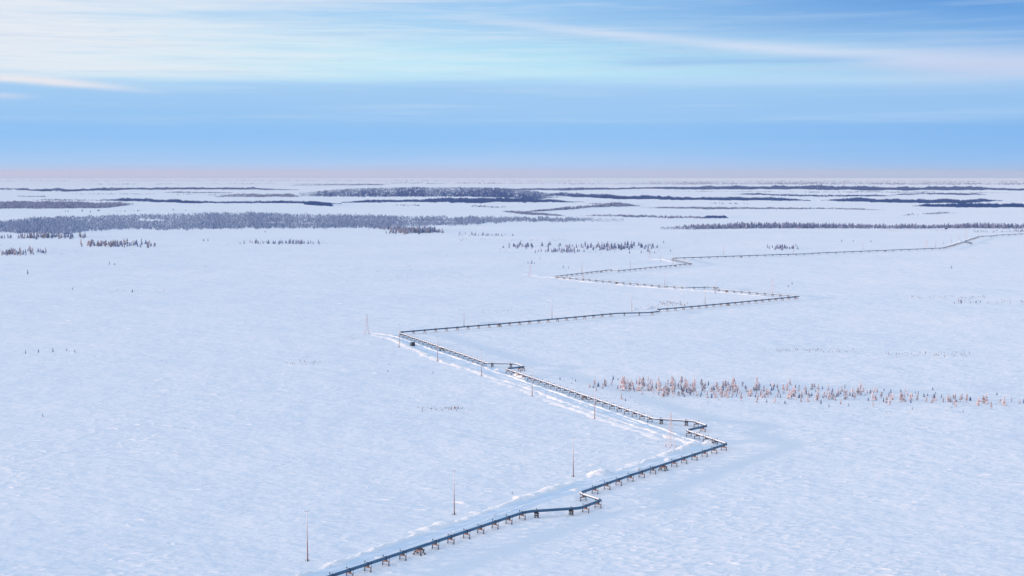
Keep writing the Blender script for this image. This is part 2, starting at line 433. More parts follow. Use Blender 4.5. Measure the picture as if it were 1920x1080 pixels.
# far road: the outer bank is high and broken, the inner one a clean ridge
B([(1296, 832), (1221, 808), (1139, 783), (1047, 750), (977, 722), (915, 706), (880, 692), (815, 672), (760, 648), (731, 634), (692, 627)], 2.6, .42, gap=-.05)
B([(1250, 826), (1150, 793), (1047, 757), (985, 733), (925, 712)], 3.0, .36, gap=.12)
B([(870, 692), (800, 668), (745, 645)], 2.2, .4, gap=.25)
B([(1324, 832), (1298, 826), (1224, 798), (1119, 763), (1000, 722), (958, 706), (928, 697), (905, 687), (825, 661), (776, 643), (731, 628), (692, 625)], 1.2, .50, gap=-.1, rough=.3)
B([(1290, 826), (1220, 802), (1110, 765), (1000, 726), (940, 706)], .7, .22, gap=.1, rough=.4)
B([(1320, 836), (1350, 826)], 3.0, 1.1, gap=.0)
B([(925, 695), (942, 693)], 2.6, 1.2, gap=.0)
B([(965, 703), (985, 712)], 2.0, 1.0, gap=.0)
# banks beside the farther reaches
B([(980, 514), (1040, 521), (1100, 529), (1245, 541), (1330, 546), (1440, 556)], 1.8, .45, gap=.1)
B([(990, 518), (1060, 524), (1200, 538)], 1.6, .5, gap=.3)
B([(1215, 486), (1245, 487), (1268, 493)], 1.8, .5, gap=.0)
B([(1780, 460), (1800, 453), (1822, 446)], 2.0, .6, gap=.2)
B([(1182, 581), (1228, 579)], 2.0, 1.2, gap=.1)
B([(860, 610), (1000, 598)], 1.6, .6, gap=.45)

# low wind-packed drifts scattered over the open snow
def drifts():
    rs = np.random.RandomState(4); n = 52000
    px = rs.uniform(-20, 1940, n); py = 500 + 590 * rs.rand(n) ** .8
    gx, gy = gp_np(px, py)
    w = np.sin(gx / 37 + 1.3 * np.sin(gy / 61)) + np.sin(gy / 83 + 2 * np.sin(gx / 53)) + .9 * np.sin(gx / 11 + gy / 17)
    keep = rs.rand(n) < np.clip((w + .4) / 6, .015, .6) * np.where(py > 800, .6, .5)
    # nothing on the cleared road or under the pipe
    line = np.interp(px, [470, 820, 1083, 1180, 1363], [1115, 1003, 912, 889, 833]); keep &= (np.abs(py - line) > 26) | (px > 1375) | (px < 460)
    line = np.interp(px, [690, 748, 880, 948, 1226, 1340], [628, 636, 680, 702, 796, 834]); keep &= (np.abs(py - line) > 22) | (px > 1375) | (px < 680)
    gx, gy = gx[keep], gy[keep]; k = len(gx)
    U = np.linspace(-1, 1, 8); Vv = np.linspace(-1, 1, 5)
    tu, tv = np.meshgrid(U, Vv, indexing='ij'); tu = tu.ravel(); tv = tv.ravel()
    prof = np.where(tu < .45, (tu + 1) / 1.45, (1 - tu) / .55) ** 1.1 * np.clip(1 - tv ** 2, 0, 1)
    ln = rs.uniform(.9, 4.2, k)[:, None] * rs.uniform(.5, 1.1, k)[:, None]; wd = rs.uniform(.6, 1.6, k)[:, None]; ht = rs.uniform(.07, .25, k)[:, None] * (.5 + ln / 2.4)
    a = rs.normal(.12, .22, k)[:, None]; jit = 1 + .12 * rs.randn(k, len(tu))
    lx = tu[None] * ln; ly = tv[None] * wd * (.75 + .25 * np.sin(tu[None] * 3 + a * 20)) + .25 * np.sin(tu[None] * 2.3 + a * 30)
    X = gx[:, None] + lx * np.cos(a) - ly * np.sin(a); Y = gy[:, None] + lx * np.sin(a) + ly * np.cos(a); Z = prof[None] * ht * jit - .03
    V = np.stack([X, Y, Z], -1).reshape(-1, 3)
    q = []
    for i in range(7):
        for j in range(4): q.append((i * 5 + j, (i + 1) * 5 + j, (i + 1) * 5 + j + 1, i * 5 + j + 1))
    F = (np.array(q)[None] + (np.arange(k) * 40)[:, None, None]).reshape(-1, 4)
    me = bpy.data.meshes.new('snow_drifts'); me.vertices.add(len(V)); me.vertices.foreach_set('co', V.ravel())
    me.loops.add(F.size); me.loops.foreach_set('vertex_index', F.ravel().astype(np.int32))
    me.polygons.add(len(F)); me.polygons.foreach_set('loop_start', np.arange(0, F.size, 4, dtype=np.int32)); me.polygons.foreach_set('loop_total', np.full(len(F), 4, dtype=np.int32))
    me.polygons.foreach_set('use_smooth', [True] * len(F)); me.update(calc_edges=True); me.materials.append(M['snow_drift'])
    tag(obj('snow_drifts', me), kind='structure')
drifts()

# ------------------------------------------------------------------ pipeline
PZ = 2.15; PR = .46
P = lambda x, y: gp(x, y, PZ)
runs = [   # (name of the reach for labels, pixel polyline, support spacing or list of pixel x, small-support flag)
 ('near', 'x', [(470, 1130), (627, 1078), (820, 1014.5), (979.5, 961.5)], [592, 623, 655, 689, 723, 755, 786, 816, 845, 874.5, 901, 928, 954, 979]),
 ('near', 'on the level span before the nearest kink', [(979.5, 961.5), (995, 958.7), (1087.5, 952.7)], [1006, 1071]),
 ('near', 'at the right tip of the nearest kink', [(1087.5, 952.7), (1127.5, 938)], [1098, 1121]),
 ('near', 'under the sunlit arm of the nearest kink', [(1127.5, 938), (1086, 924.6)], [1094]),
 ('near', 'between nearest kink and big corner', [(1086, 924.6), (1180, 892), (1363.5, 832.4)], [1115.5, 1138, 1160, 1182, 1203, 1224, 1243.6, 1264, 1282.5, 1302, 1321, 1339, 1357]),
 ('near', 'left of the big right corner', [(1363.5, 832.4), (1287, 807)], [1341, 1324, 1307, 1292]),
 ('near', 'under the tiny dark arm above the big right corner', [(1287, 807), (1326.5, 798.5)], [1318]),
 ('near', 'below the upper right tip above the big corner', [(1326.5, 798.5), (1300.4, 789.8)], [1306]),
 ('near', 'on the level span above the big corner', [(1300.4, 789.8), (1226.5, 785.1)], [1287, 1240]),
 ('near', 'along the long sunlit reach', [(1226.5, 785.1), (948, 691.5)], 7.6),
 ('mid', 'under the dark arm of the middle kink', [(948, 691.5), (983, 687.8)], [974, 981]),
 ('mid', 'on the middle kink', [(983, 687.8), (967.5, 682), (913, 681)], [958, 923]),
 ('mid', 'along the reach beside the vehicle', [(913, 681), (880, 669), (748, 623.8)], 8.4),
 ('mid', 'right of the left corner', [(748, 623.8), (752.8, 622.6), (980, 603.6), (1156.7, 587.5)], 9.4),
 ('far', 'on the middle dip', [(1156.7, 587.5), (1178, 587), (1216.7, 586.2), (1237.5, 583.8)], 12),
 ('far', None, [(1237.5, 583.8), (1228, 580.6)], []),
 ('far', 'before the far right corner', [(1228, 580.6), (1300, 574.7), (1500.8, 555.8)], 9.2),
 ('far', 'beyond the far right corner', [(1500.8, 555.8), (1423, 549), (1335, 541.8)], 9.2),
 ('far', None, [(1335, 541.8), (1348, 539.2)], []),
 ('far', 'on the bulge near the far corner', [(1348, 539.2), (1331.7, 538), (1286.7, 539.2)], 11),
 ('far', 'before the far left corner', [(1286.7, 539.2), (1240, 535.5), (1038, 518.3)], 10),
 ('far', 'beyond the far left corner', [(1038, 518.3), (1143, 505.8), (1161.7, 507), (1298, 493.8)], 11),
 ('far', 'on the farthest hairpin arm', [(1298, 493.8), (1259, 485.3)], 10),
 ('far', 'along the farthest straight reach', [(1259, 485.3), (1263, 484), (1473, 476.9), (1520, 475.6)], 13),
 ('far', 'below the forest edge', [(1520, 475.6), (1526, 474.6), (1767, 465), (1804, 454.7), (1824, 455.8)], 16),
 ('far', 'on the last reach leaving right', [(1824, 455.8), (1808.5, 452.5), (1837, 443), (1861, 442.3), (1866, 441), (1920, 438.3), (2000, 434)], 20),
]
def fillet(pts, rad):
    out = [pts[0]]
    for i in range(1, len(pts) - 1):
        a, b_, c = pts[i - 1], pts[i], pts[i + 1]
        d0 = (b_ - a); d1 = (c - b_); L0, L1 = d0.length, d1.length
        t = min(rad, L0 * .4, L1 * .4)
        p0 = b_ - d0.normalized() * t; p1 = b_ + d1.normalized() * t
        n = 6 if d0.angle(d1) > .2 else 2
        for k in range(n + 1):
            s = k / n; out.append(p0 * (1 - s) ** 2 + b_ * 2 * s * (1 - s) + p1 * s ** 2)
    out.append(pts[-1]); return out
pipe_root = empty('pipeline', gp(820, 1014.5, 0))
tag(pipe_root, 'long steel pipeline zigzagging across the snow on low trestles', 'pipeline')
full = []; owner = []
for ri, (_, _, pl, _) in enumerate(runs):
    for k, q in enumerate(pl):
        if ri > 0 and k == 0: continue
        full.append(P(*q)); owner.append(ri)
# one continuous centre line; every vertex knows its reach, so the tube can be cut into sections without gaps
cl = []; cr = []
cl.append(full[0]); cr.append(0)
for i in range(1, len(full) - 1):
    a, b_, c = full[i - 1], full[i], full[i + 1]
    d0 = b_ - a; d1 = c - b_
    t = min(1.8 if owner[i] < 12 else 3.5, d0.length * .4, d1.length * .4)
    p0 = b_ - d0.normalized() * t; p1 = b_ + d1.normalized() * t
    n = 6 if d0.angle(d1) > .15 else 2
    for k in range(n + 1):
        s = k / n; cl.append(p0 * (1 - s) ** 2 + b_ * 2 * s * (1 - s) + p1 * s ** 2)
        cr.append(owner[i] if (k <= n // 2 or owner[i + 1] == owner[i]) else owner[i + 1])
cl.append(full[-1]); cr.append(owner[-1])
NS = 14
def ring(i):
    t = (cl[min(i + 1, len(cl) - 1)] - cl[max(i - 1, 0)]).normalized()
    x = Vector((t.y, -t.x, 0)).normalized(); return cl[i], x
org = pipe_root.location
def tube(idx, name, r, a0, a1, m_, dz=0.0):
    vs = []; fs = []; closed = (a1 - a0) > 6.2
    ns = NS if closed else 6
    for i in idx:
        c, x = ring(i)
        for k in range(ns if closed else ns + 1):
            a = a0 + (a1 - a0) * k / ns
            vs.append(c + x * (r * math.cos(a)) + Vector((0, 0, r * math.sin(a) + dz)) - org)
    w = ns if closed else ns + 1
    for j in range(len(idx) - 1):
        for k in range(ns):
            k2 = (k + 1) % w; fs.append((j * w + k, (j + 1) * w + k, (j + 1) * w + k2, j * w + k2))
    if closed: fs += [tuple(range(w)), tuple(range((len(idx) - 1) * w + w - 1, (len(idx) - 1) * w - 1, -1))]
    return obj(name, mesh(name, vs, fs, m_, True), pipe_root)
for ri in range(len(runs)):
    ids = [i for i in range(len(cl)) if cr[i] == ri]
    if not ids: continue
    if ids[-1] + 1 < len(cl): ids.append(ids[-1] + 1)
    s = tube(ids, 'pipe_section', PR, 0, 2 * math.pi, M['steel'])
    dd = cl[ids[len(ids) // 2]] - cl[ids[len(ids) // 2 - 1]] if len(ids) > 2 else cl[ids[-1]] - cl[ids[0]]
    if dd.x * dd.y < 0: tube(ids, 'sunlit_snow_cap', PR * 1.08, R(17), R(163), M['sunlit_snowcap'], -.01)  # white snow only on sun-facing reaches: their sunlit look put in as a part

# ---- trestles
SH = PZ - PR
def sup_parts(kind):
    """returns list of (name, mesh); local x is across the pipe, y along it"""
    out = []
    w = 1.12
    if kind == 'plain':
        for s in (-1, 1):
            mb = MB(); mb.bar((s * w, 0, -.3), (s * w, 0, SH - .50), .085, n=8); mb.box((s * w, 0, .12), (.32, .32, .2), .06)
            out.append(('leg', mb.me('leg', M['dark'])))
        mb = MB(); mb.box((0, 0, SH - .32), (2 * w + .3, .26, .06)); mb.box((0, 0, SH - .52), (2 * w + .3, .26, .06)); mb.box((0, 0, SH - .42), (2 * w + .2, .08, .15))
        mb.bar((-w, 0, .45), (w, 0, .45), .05)
        out.append(('crossbeam', mb.me('crossbeam', M['rust'])))
        mb = MB(); mb.box((0, 0, SH - .16), (.9, .7, .20), .05)
        for s in (-1, 1): mb.box((s * .42, 0, SH + .08), (.08, .6, .42))
        out.append(('saddle', mb.me('saddle', M['rust'])))
        for s in (-1, 1):
            mb = MB(); mb.bar((s * (w + .05), .28, -.2), (s * (w + .05), .28, 2.75), .05); mb.bar((s * (w + .05), .28, 2.35), (s * (w + .05), .28, 2.85), .13, n=8)
            out.append(('thermosyphon', mb.me('thermosyphon', M['dark'])))
        mb = MB()
        for k in range(9):
            a0 = math.pi * (k / 9); a1 = math.pi * ((k + 1) / 9); rr = PR * 1.16
            mb.bar((rr * math.cos(a0), 0, PZ + rr * math.sin(a0)), (rr * math.cos(a1), 0, PZ + rr * math.sin(a1)), .07, n=5)
        out.append(('clamp', mb.me('clamp', M['dark'])))
    elif kind == 'pier':   # narrow pair of piles under the long spans
        for s in (-1, 1):
            for q in (-1, 1):
                mb = MB(); mb.bar((s * .55, q * .5, -.3), (s * .55, q * .5, SH - .35), .10, n=8); mb.box((s * .55, q * .5, .1), (.3, .3, .2), .06)
                out.append(('leg', mb.me('leg', M['dark'])))
        mb = MB(); mb.box((0, 0, SH - .24), (1.5, 1.3, .22), .05); mb.box((0, 0, .7), (1.2, 1.1, .12)); out.append(('crossbeam', mb.me('crossbeam', M['rust_dark'])))
        mb = MB(); mb.box((0, 0, SH - .08), (.8, .8, .14), .05)
        for s in (-1, 1): mb.box((s * .50, 0, SH + .12), (.08, .8, .45))
        out.append(('saddle', mb.me('saddle', M['dark'])))
        for s in (-1, 1):
            mb = MB(); mb.bar((s * .9, .2, -.2), (s * .9, .2, 2.75), .05); mb.bar((s * .9, .2, 2.35), (s * .9, .2, 2.85), .12, n=8)
            out.append(('thermosyphon', mb.me('thermosyphon', M['dark'])))
    else:   # anchor frame: four legs, two beams, diagonal braces
        for s in (-1, 1):
            for q in (-1, 1):
                mb = MB(); mb.bar((s * w * 1.25, q * .9, -.3), (s * w * .8, q * .7, SH - .4), .13, n=8); mb.box((s * w * 1.25, q * .9, .12), (.5, .5, .24), .06)
                out.append(('leg', mb.me('leg', M['dark'])))
        for q in (-1, 1):
            mb = MB(); mb.box((0, q * .75, SH - .36), (2 * w + .4, .30, .34)); out.append(('crossbeam', mb.me('crossbeam', M['rust'])))
        mb = MB()
        for s in (-1, 1):
            mb.bar((s * w * 1.2, -.9, .3), (s * w * .85, .75, SH - .6), .07); mb.bar((s * w * 1.2, .9, .3), (s * w * .85, -.75, SH - .6), .07)
            mb.bar((s * w * 1.2, s * .9, .35), (-s * w * .4, s * .8, SH - .5), .07)
        out.append(('brace', mb.me('brace', M['rust'])))
        mb = MB(); mb.box((0, 0, SH - .10), (1.1, 1.9, .18), .05)
        for s in (-1, 1): mb.box((s * .54, 0, SH + .15), (.08, 1.5, .5))
        out.append(('saddle', mb.me('saddle', M['rust'])))
    return out
def joined(parts, name):
    vs = []; fs = []; fm = []; mats = []
    for nm, me in parts:
        o = len(vs); vs += [v.co.copy() for v in me.vertices]; 
        if me.materials[0] not in mats: mats.append(me.materials[0])
        mi = mats.index(me.materials[0])
        for p in me.polygons: fs.append(tuple(i + o for i in p.vertices)); fm.append(mi)
    return mesh(name, vs, fs, mats, fm=fm)
SUP = {k: sup_parts(k) for k in ('plain', 'anchor', 'pier')}
SUPJ = {k: joined(SUP[k], 'pipe_support') for k in SUP}
ordn = lambda n: {1: 'first', 2: 'second', 3: 'third', 4: 'fourth', 5: 'fifth', 6: 'sixth', 7: 'seventh', 8: 'eighth', 9: 'ninth', 10: 'tenth'}.get(n) or (str(n) + ('th' if 10 < n % 100 < 14 else {1: 'st', 2: 'nd', 3: 'rd'}.get(n % 10, 'th')))
nsup = 0
def support(loc, rz, kind, label, detailed):
    global nsup; nsup += 1
    if detailed:
        r = empty('pipe_support', loc, rz)
        for nm, me in SUP[kind]: obj(nm, me, r)
    else:
        r = obj('pipe_support', SUPJ[kind]); r.location = loc; r.rotation_euler = (0, 0, rz)
    tag(r, label, 'pipe support', 'trestles carrying the pipeline')
anchors = {(0, 786), (4, 1243.6)}
for ri, (zone, where, pl, sp_) in enumerate(runs):
    if where is None or not sp_: continue
    pts = [P(*q) for q in pl]
    pos = []
    if isinstance(sp_, list):
        for x in sp_:
            for (a, b_), (A, Bb) in zip(zip(pl[:-1], pl[1:]), zip(pts[:-1], pts[1:])):
                if min(a[0], b_[0]) - .01 <= x <= max(a[0], b_[0]) + .01:
                    y = a[1] + (b_[1] - a[1]) * (x - a[0]) / (b_[0] - a[0])
                    pos.append((P(x, y), (Bb - A).normalized(), (ri, x) in anchors)); break
    else:
        acc = sp_ * .5; k = 0; tot = 0
        for A, Bb in zip(pts[:-1], pts[1:]):
            L = (Bb - A).length
            while acc < L:
                q = A + (Bb - A) * (acc / L)
                if abs(q.x) < q.y * .39: pos.append((q, (Bb - A).normalized(), k % 14 == 9))
                k += 1; acc += sp_
            acc -= L
    vis = 0
    for i, (q, d, an) in enumerate(pos):
        py = 326 + H * FPX / q.y
        vis += 1
        kind = 'anchor' if an else ('pier' if ri in (1, 8, 11) else 'plain')
        what = 'bulky braced anchor frame' if an else 'narrow dark pier' if kind == 'pier' else ('rust brown trestle' if zone == 'near' else 'small dark trestle')
        if len(pos) == 1: lab = f'{what} {where}'
        else:
            first = pos[0][0]; last = pos[-1][0]
            # count from the end that is nearer to the camera
            idx = i + 1 if first.y <= last.y else len(pos) - i
            lab = f'{what}, {ordn(idx)} {where} from the near end'
            if ri == 0: lab = f'{what}, {ordn(idx - 1) if idx > 1 else "cut off"} from the bottom edge on the nearest reach'
        support((q.x, q.y, 0), math.atan2(d.y, d.x) - math.pi / 2, kind, ' '.join(lab.split()), zone != 'far')
print('supports', nsup)

# ------------------------------------------------------------------ masts and pylons
mb = MB(); mb.bar((0, 0, -.3), (0, 0, 14.6), .17, .09, 10); POLE = mb.me('mast_shaft', M['pole'], True)
mb = MB(); mb.box((0, 0, .12), (.5, .5, .24), .1); mb.bar((0, 0, .2), (0, 0, .9), .21, .18, 8); 
for s in (-1, 1): mb.bar((s * .6, .2, -.1), (s * .6, .2, .5), .06)
FOOT = mb.me('foot', M['rust_dark'])
mb = MB(); mb.bar((-.5, 0, 14.3), (.5, 0, 14.3), .05); mb.bar((-.5, 0, 14.3), (-.5, 0, 14.65), .06); mb.bar((.5, 0, 14.3), (.5, 0, 14.65), .06)
INS = mb.me('insulator_bracket', M['concrete'])
poles = [
 (577, 1052, 'tall thin rust brown mast nearest the lower left'),
 (852, 965, 'tall thin mast standing left of the nearest kink'),
 (1075, 894, 'tall mast left of the road, above the nearest kink'),
 (1115, 786, 'mast in front of the long sunlit reach, left of the bright tree belt'),
 (997.7, 743, 'mast in front of the long sunlit reach, just below the middle kink'),
 (902.8, 705, 'mast standing left of the middle kink beside the road'),
 (820.5, 677, 'mast halfway between the dark vehicle and the middle kink'),
 (748.5, 651, 'mast at the left corner of the pipeline near the vehicle'),
 (870, 611.5, 'mast behind the blue reach, first right of the left corner'),
 (1035, 597, 'mast behind the blue reach, second right of the left corner'),
 (1184.7, 583, 'mast behind the dip in the middle blue reach'),
 (1322, 570, 'mast in front of the reach leading to the far right corner'),
 (1341, 550, 'mast below the bulge in the dark reach near the far right corner'),
 (1245.8, 539, 'mast at the middle of the dark reach leading to the far left corner'),
 (1094, 528, 'mast in front of the dark reach just right of the far left corner'),
 (1091, 509, 'mast behind the blue reach just right of the far left corner'),
 (1181.7, 503, 'faint mast behind the blue reach, left of the farthest hairpin'),
 (1262, 494, 'faint mast inside the farthest hairpin'),
 (1238.6, 490, 'faint mast left of the farthest hairpin'),
 (1356.5, 478, 'faint mast behind the farthest straight reach, left of the small dark grove'),
 (1487.5, 476, 'faint mast under the small dark grove behind the farthest reach'),
 (1618, 467, 'tiny mast behind the reach below the forest edge'),
 (1754, 463, 'tiny mast, leftmost of the row beside the distant bend'),
 (1769, 458, 'tiny mast, second from left in the row beside the distant bend'),
 (1784, 453, 'tiny mast, third from left in the row beside the distant bend'),
 (1798, 449, 'tiny mast, rightmost of the row beside the distant bend')]
for x, y, lab in poles:
    r = empty('power_mast', gp(x, y), rng.uniform(0, .4))
    r.rotation_euler[0] = rng.uniform(-.008, .008); r.rotation_euler[1] = rng.uniform(-.01, .01)
    obj('mast_shaft', POLE, r); obj('foot', FOOT, r); obj('insulator_bracket', INS, r)
    tag(r, lab, 'mast', 'thin masts of the power line')
def tower_parts():
    out = []; tb = 1.45; tt = .28; ht = 13.8
    at = lambda sx, sy, z: Vector((sx * (tb + (tt - tb) * min(z / 10, 1)), sy * (tb + (tt - tb) * min(z / 10, 1)), z))
    for sx in (-1, 1):
        for sy in (-1, 1):
            mb = MB(); mb.bar(at(sx, sy, -.2), at(sx, sy, 10), .07, .06); mb.bar(at(sx, sy, 10), at(sx, sy, ht), .05, .03)
            mb.box((sx * (tb + .05), sy * (tb + .05), .25), (.7, .7, .35), .1)
            out.append(('leg', mb.me('leg', M['frost_rust'])))
    mb = MB(); zs = [1.0, 3.4, 5.6, 7.6, 9.2, 10.6, 12.0, 13.4]
    for z0, z1 in zip(zs[:-1], zs[1:]):
        for (a, b_) in (((-1, -1), (1, -1)), ((1, -1), (1, 1)), ((1, 1), (-1, 1)), ((-1, 1), (-1, -1))):
            mb.bar(at(*a, z0), at(*b_, z1), .022, n=4); mb.bar(at(*b_, z0), at(*a, z1), .022, n=4); mb.bar(at(*a, z1), at(*b_, z1), .02, n=4)
    out.append(('lattice', mb.me('lattice', M['frost_rust'])))
    mb = MB()
    for s in (-1, 1):
        mb.bar((0, 0, 10.2), (s * 2.0, 0, 10.2), .05, .04, 5); mb.bar((0, 0, 11.0), (s * 2.0, 0, 10.2), .03, n=4)
    out.append(('crossarm', mb.me('crossarm', M['frost_rust'])))
    return out
TW = tower_parts()
for x, y, lab, rz in [(1257, 837, 'pale lattice pylon inside the big right corner beside the road', .5),
                  (688, 626, 'lattice pylon at the left end of the snow road', .3),
                  (1448.7, 547, 'faint lattice pylon behind the far right corner', .6),
                  (994.5, 519, 'faint lattice pylon left of the far left corner', .2),
                  (1218, 486, 'faint lattice pylon left of the farthest hairpin', .3),
                  (1737, 465, 'tiny lattice pylon left of the distant bend', .2),
                  (1811.5, 446, 'tiny lattice pylon right of the distant row of masts', .2)]:
    r = empty('power_pylon', gp(x, y), rz)
    for nm, me in TW: obj(nm, me, r)
    tag(r, lab, 'pylon', 'lattice pylons of the power line')

mb = MB(); mb.bar((0, 0, -.2), (0, 0, 1.1), .09, n=8); s_ = mb.me('post', M['rust'])
mk = empty('marker_post', gp(961, 927)); obj('post', s_, mk)
mb = MB(); mb.box((0, -.1, 1.0), (.34, .05, .3), .03); obj('sign_plate', mb.me('sign_plate', M['frost_rust']), mk)
tag(mk, 'short rust brown marker post alone on the snow between two masts', 'marker post')
pb = [(0, 0)]

# ------------------------------------------------------------------ vehicles
def vehicle(loc, rz, label, group=None):
    r = empty('vehicle', loc, rz, 1.2)
    mb = MB()
    mb.prism([(-2.15, .45), (2.15, .45), (2.2, .75), (2.12, 1.12), (1.2, 1.22), (.78, 1.92), (-1.95, 1.98), (-2.15, 1.15)], -.88, .88)
    body = mb.me('body', M['car']); o = obj('body', body, r); 
    mb = MB(); mb.prism([(.80, 1.88), (1.16, 1.27), (1.20, 1.27), (.84, 1.88)], -.75, .75); obj('windscreen', mb.me('windscreen', M['glass']), r)
    mb = MB(); mb.prism([(-2.02, 1.85), (-2.16, 1.25), (-2.13, 1.25), (-1.99, 1.85)], -.72, .72)
    obj('rear_window', mb.me('rear_window', M['glass']), r)
    for s in (-1, 1):
        mb = MB(); mb.prism([(-1.8, 1.28), (.9, 1.28), (.62, 1.82), (-1.75, 1.86)], s * .882, s * .90); obj('side_window', mb.me('side_window', M['glass']), r)
        mb = MB(); mb.box((-2.2, s * .72, 1.0), (.06, .18, .3)); obj('tail_lamp', mb.me('tail_lamp', M['lamp']), r)
        for x in (-1.35, 1.4):
            mb = MB(); mb.bar((x, s * .62, .40), (x, s * .92, .40), .40, n=18)
            w = obj('wheel', mb.me('wheel', M['tyre'], False), r)
            mb = MB(); mb.bar((x, s * .90, .40), (x, s * .935, .40), .21, n=12); obj('rim', mb.me('rim', M['concrete']), w)
    mb = MB()
    for s in (-1, 1): mb.bar((-1.7, s * .7, 2.03), (.6, s * .7, 2.03), .03)
    obj('roof_rack', mb.me('roof_rack', M['dark']), r)
    tag(r, label, 'vehicle', group)
vehicle(gp(773.5, 648.3, .1), math.atan2(.96, -.30), 'dark blue boxy vehicle driving away on the ploughed snow road')
vehicle(gp(1774, 430), math.atan2(.3, .9), 'tiny dark vehicle at the foot of the long right hand forest')

# ------------------------------------------------------------------ trees
def crown_mesh(seed, kind):
    """unit height tree; clumps of small faces around a tapering axis"""
    r = random.Random(seed); vs = []; fs = []
    if kind == 'cone': n, w, z0, pw = 260, .25, .05, .75
    elif kind == 'slim': n, w, z0, pw = 170, .155, .06, .6
    elif kind == 'round': n, w, z0, pw = 260, .28, .08, .42
    else: n, w, z0, pw = 110, .40, .04, .5     # bush
    # a few limbs give the outline its steps
    limbs = [(r.uniform(z0, .92), r.uniform(0, 6.28), r.uniform(.55, 1.15)) for _ in range(15)]
    for k in range(n):
        lz, la, lr = r.choice(limbs)
        z = min(.99, max(z0, lz + r.gauss(0, .045)))
        prof = w * max(.04, (1 - (z - z0) / (1 - z0))) ** pw
        if z < z0 + .1: prof *= .6 + 4 * (z - z0)
        a = la + r.gauss(0, .55); rr = prof * lr * math.sqrt(r.random()) * 1.05
        c = Vector((rr * math.cos(a), rr * math.sin(a), z - .25 * rr))
        s = (.020 + .030 * r.random()) * (1.25 - .6 * z) * (1.5 if kind == 'bush' else 1)
        d = Vector((math.cos(a), math.sin(a), r.uniform(-.5, .4))).normalized()
        e = d.cross(Vector((0, 0, 1))).normalized(); up = Vector((r.uniform(-.4, .4), r.uniform(-.4, .4), 1)).normalized()
        o = len(vs)
        vs += [c - d * s * .4 - e * s, c + d * s * 1.5, c - d * s * .4 + e * s, c + up * s * 1.4 + d * s * .2, c - up * s * .5]
        fs += [(o, o + 1, o + 3), (o + 1, o + 2, o + 3), (o + 2, o, o + 3), (o + 1, o, o + 4), (o + 2, o + 1, o + 4)]
    # leading shoot
    if kind != 'bush':
        o = len(vs); vs += [(-.012, 0, .90), (.012, 0, .90), (0, .012, .90), (0, 0, 1.03)]; fs += [(o, o + 1, o + 3), (o + 1, o + 2, o + 3), (o + 2, o, o + 3)]
    return vs, fs
def trunk_mesh(kind):
    mb = MB(); mb.bar((0, 0, -.03), (.005, 0, .5), .018, .011, 6); mb.bar((.005, 0, .5), (0, 0, .93), .011, .003, 5)
    for k in range(7):
        a = k * 2.4; z = .18 + k * .1; l = .13 * (1.1 - z)
        mb.bar((0, 0, z), (l * math.cos(a), l * math.sin(a), z + .03), .006, .002, 4)
    return mb
PROTO = []
for i, (kind, mt) in enumerate([('cone', 'larch'), ('slim', 'larch'), ('round', 'larch'), ('cone', 'larch_pale'), ('slim', 'larch_pale'),
                                ('cone', 'larch'), ('round', 'larch_pale'), ('cone', 'spruce'), ('slim', 'spruce'), ('round', 'spruce'), ('bush', 'twig'), ('bush', 'larch_pale'), ('cone', 'spruce')]):
    vs, fs = crown_mesh(100 + i, kind); tm = trunk_mesh(kind)
    cm = mesh('crown', vs, fs, M[mt]); tr = tm.me('trunk', M['bark'])
    o = len(vs); av = list(vs) + list(tm.v); af = list(fs) + [tuple(q + o for q in f) for f in tm.f]
    jm = mesh('tree', av, af, [M[mt], M['bark']], fm=[0] * len(fs) + [1] * len(tm.f))
    PROTO.append(dict(kind=kind, mat=mt, crown=cm, trunk=tr, joined=jm))
sel = lambda *ids: list(ids)
TREES = []   # (px, py, height in pixels, prototype, cluster)
r6 = [(117,215,40),(160,205,55),(147,218,25),(190,205,35),(245,200,55),(255,205,40),(303,195,40),(318,145,30),(358,225,30),(360,150,20),(403,240,110),(412,200,70),(438,180,40),(455,240,65),(482,215,45),(502,250,35),(520,180,35),(545,240,100),(560,200,60),(575,230,90),(618,160,40),(620,240,60),(652,205,55),(645,240,40),(688,235,65),(713,260,85),(725,240,60),(750,290,70),(780,285,80),(822,200,80),(830,260,110),(850,220,60),(878,220,55),(905,190,65),(915,280,60),(935,230,90),(955,250,80),(975,275,60),(1010,270,90),(1015,200,65),(1000,250,60),(1075,210,60),(1100,245,55),(1110,205,40),(1135,195,35),(1165,250,55),(1195,300,60),(1205,225,55),(1245,270,70),(1260,210,45),(1280,220,60),(1305,215,50),(1345,280,40),(1350,240,95),(1360,250,60),(1385,245,50),(1415,325,50),(1430,185,25),(1498,290,60),(1545,240,100),(1560,310,50),(1553,340,40),(1595,300,45),(1610,245,45),(1645,300,45),(1635,340,25),(1700,205,25),(1725,230,45),(1735,270,40),(1775,255,60),(1810,240,50),(1825,310,70),(1865,290,80),(1790,350,25),(1298,300,40),(928,295,30),(880,285,40),(840,290,40),(1070,285,25)]
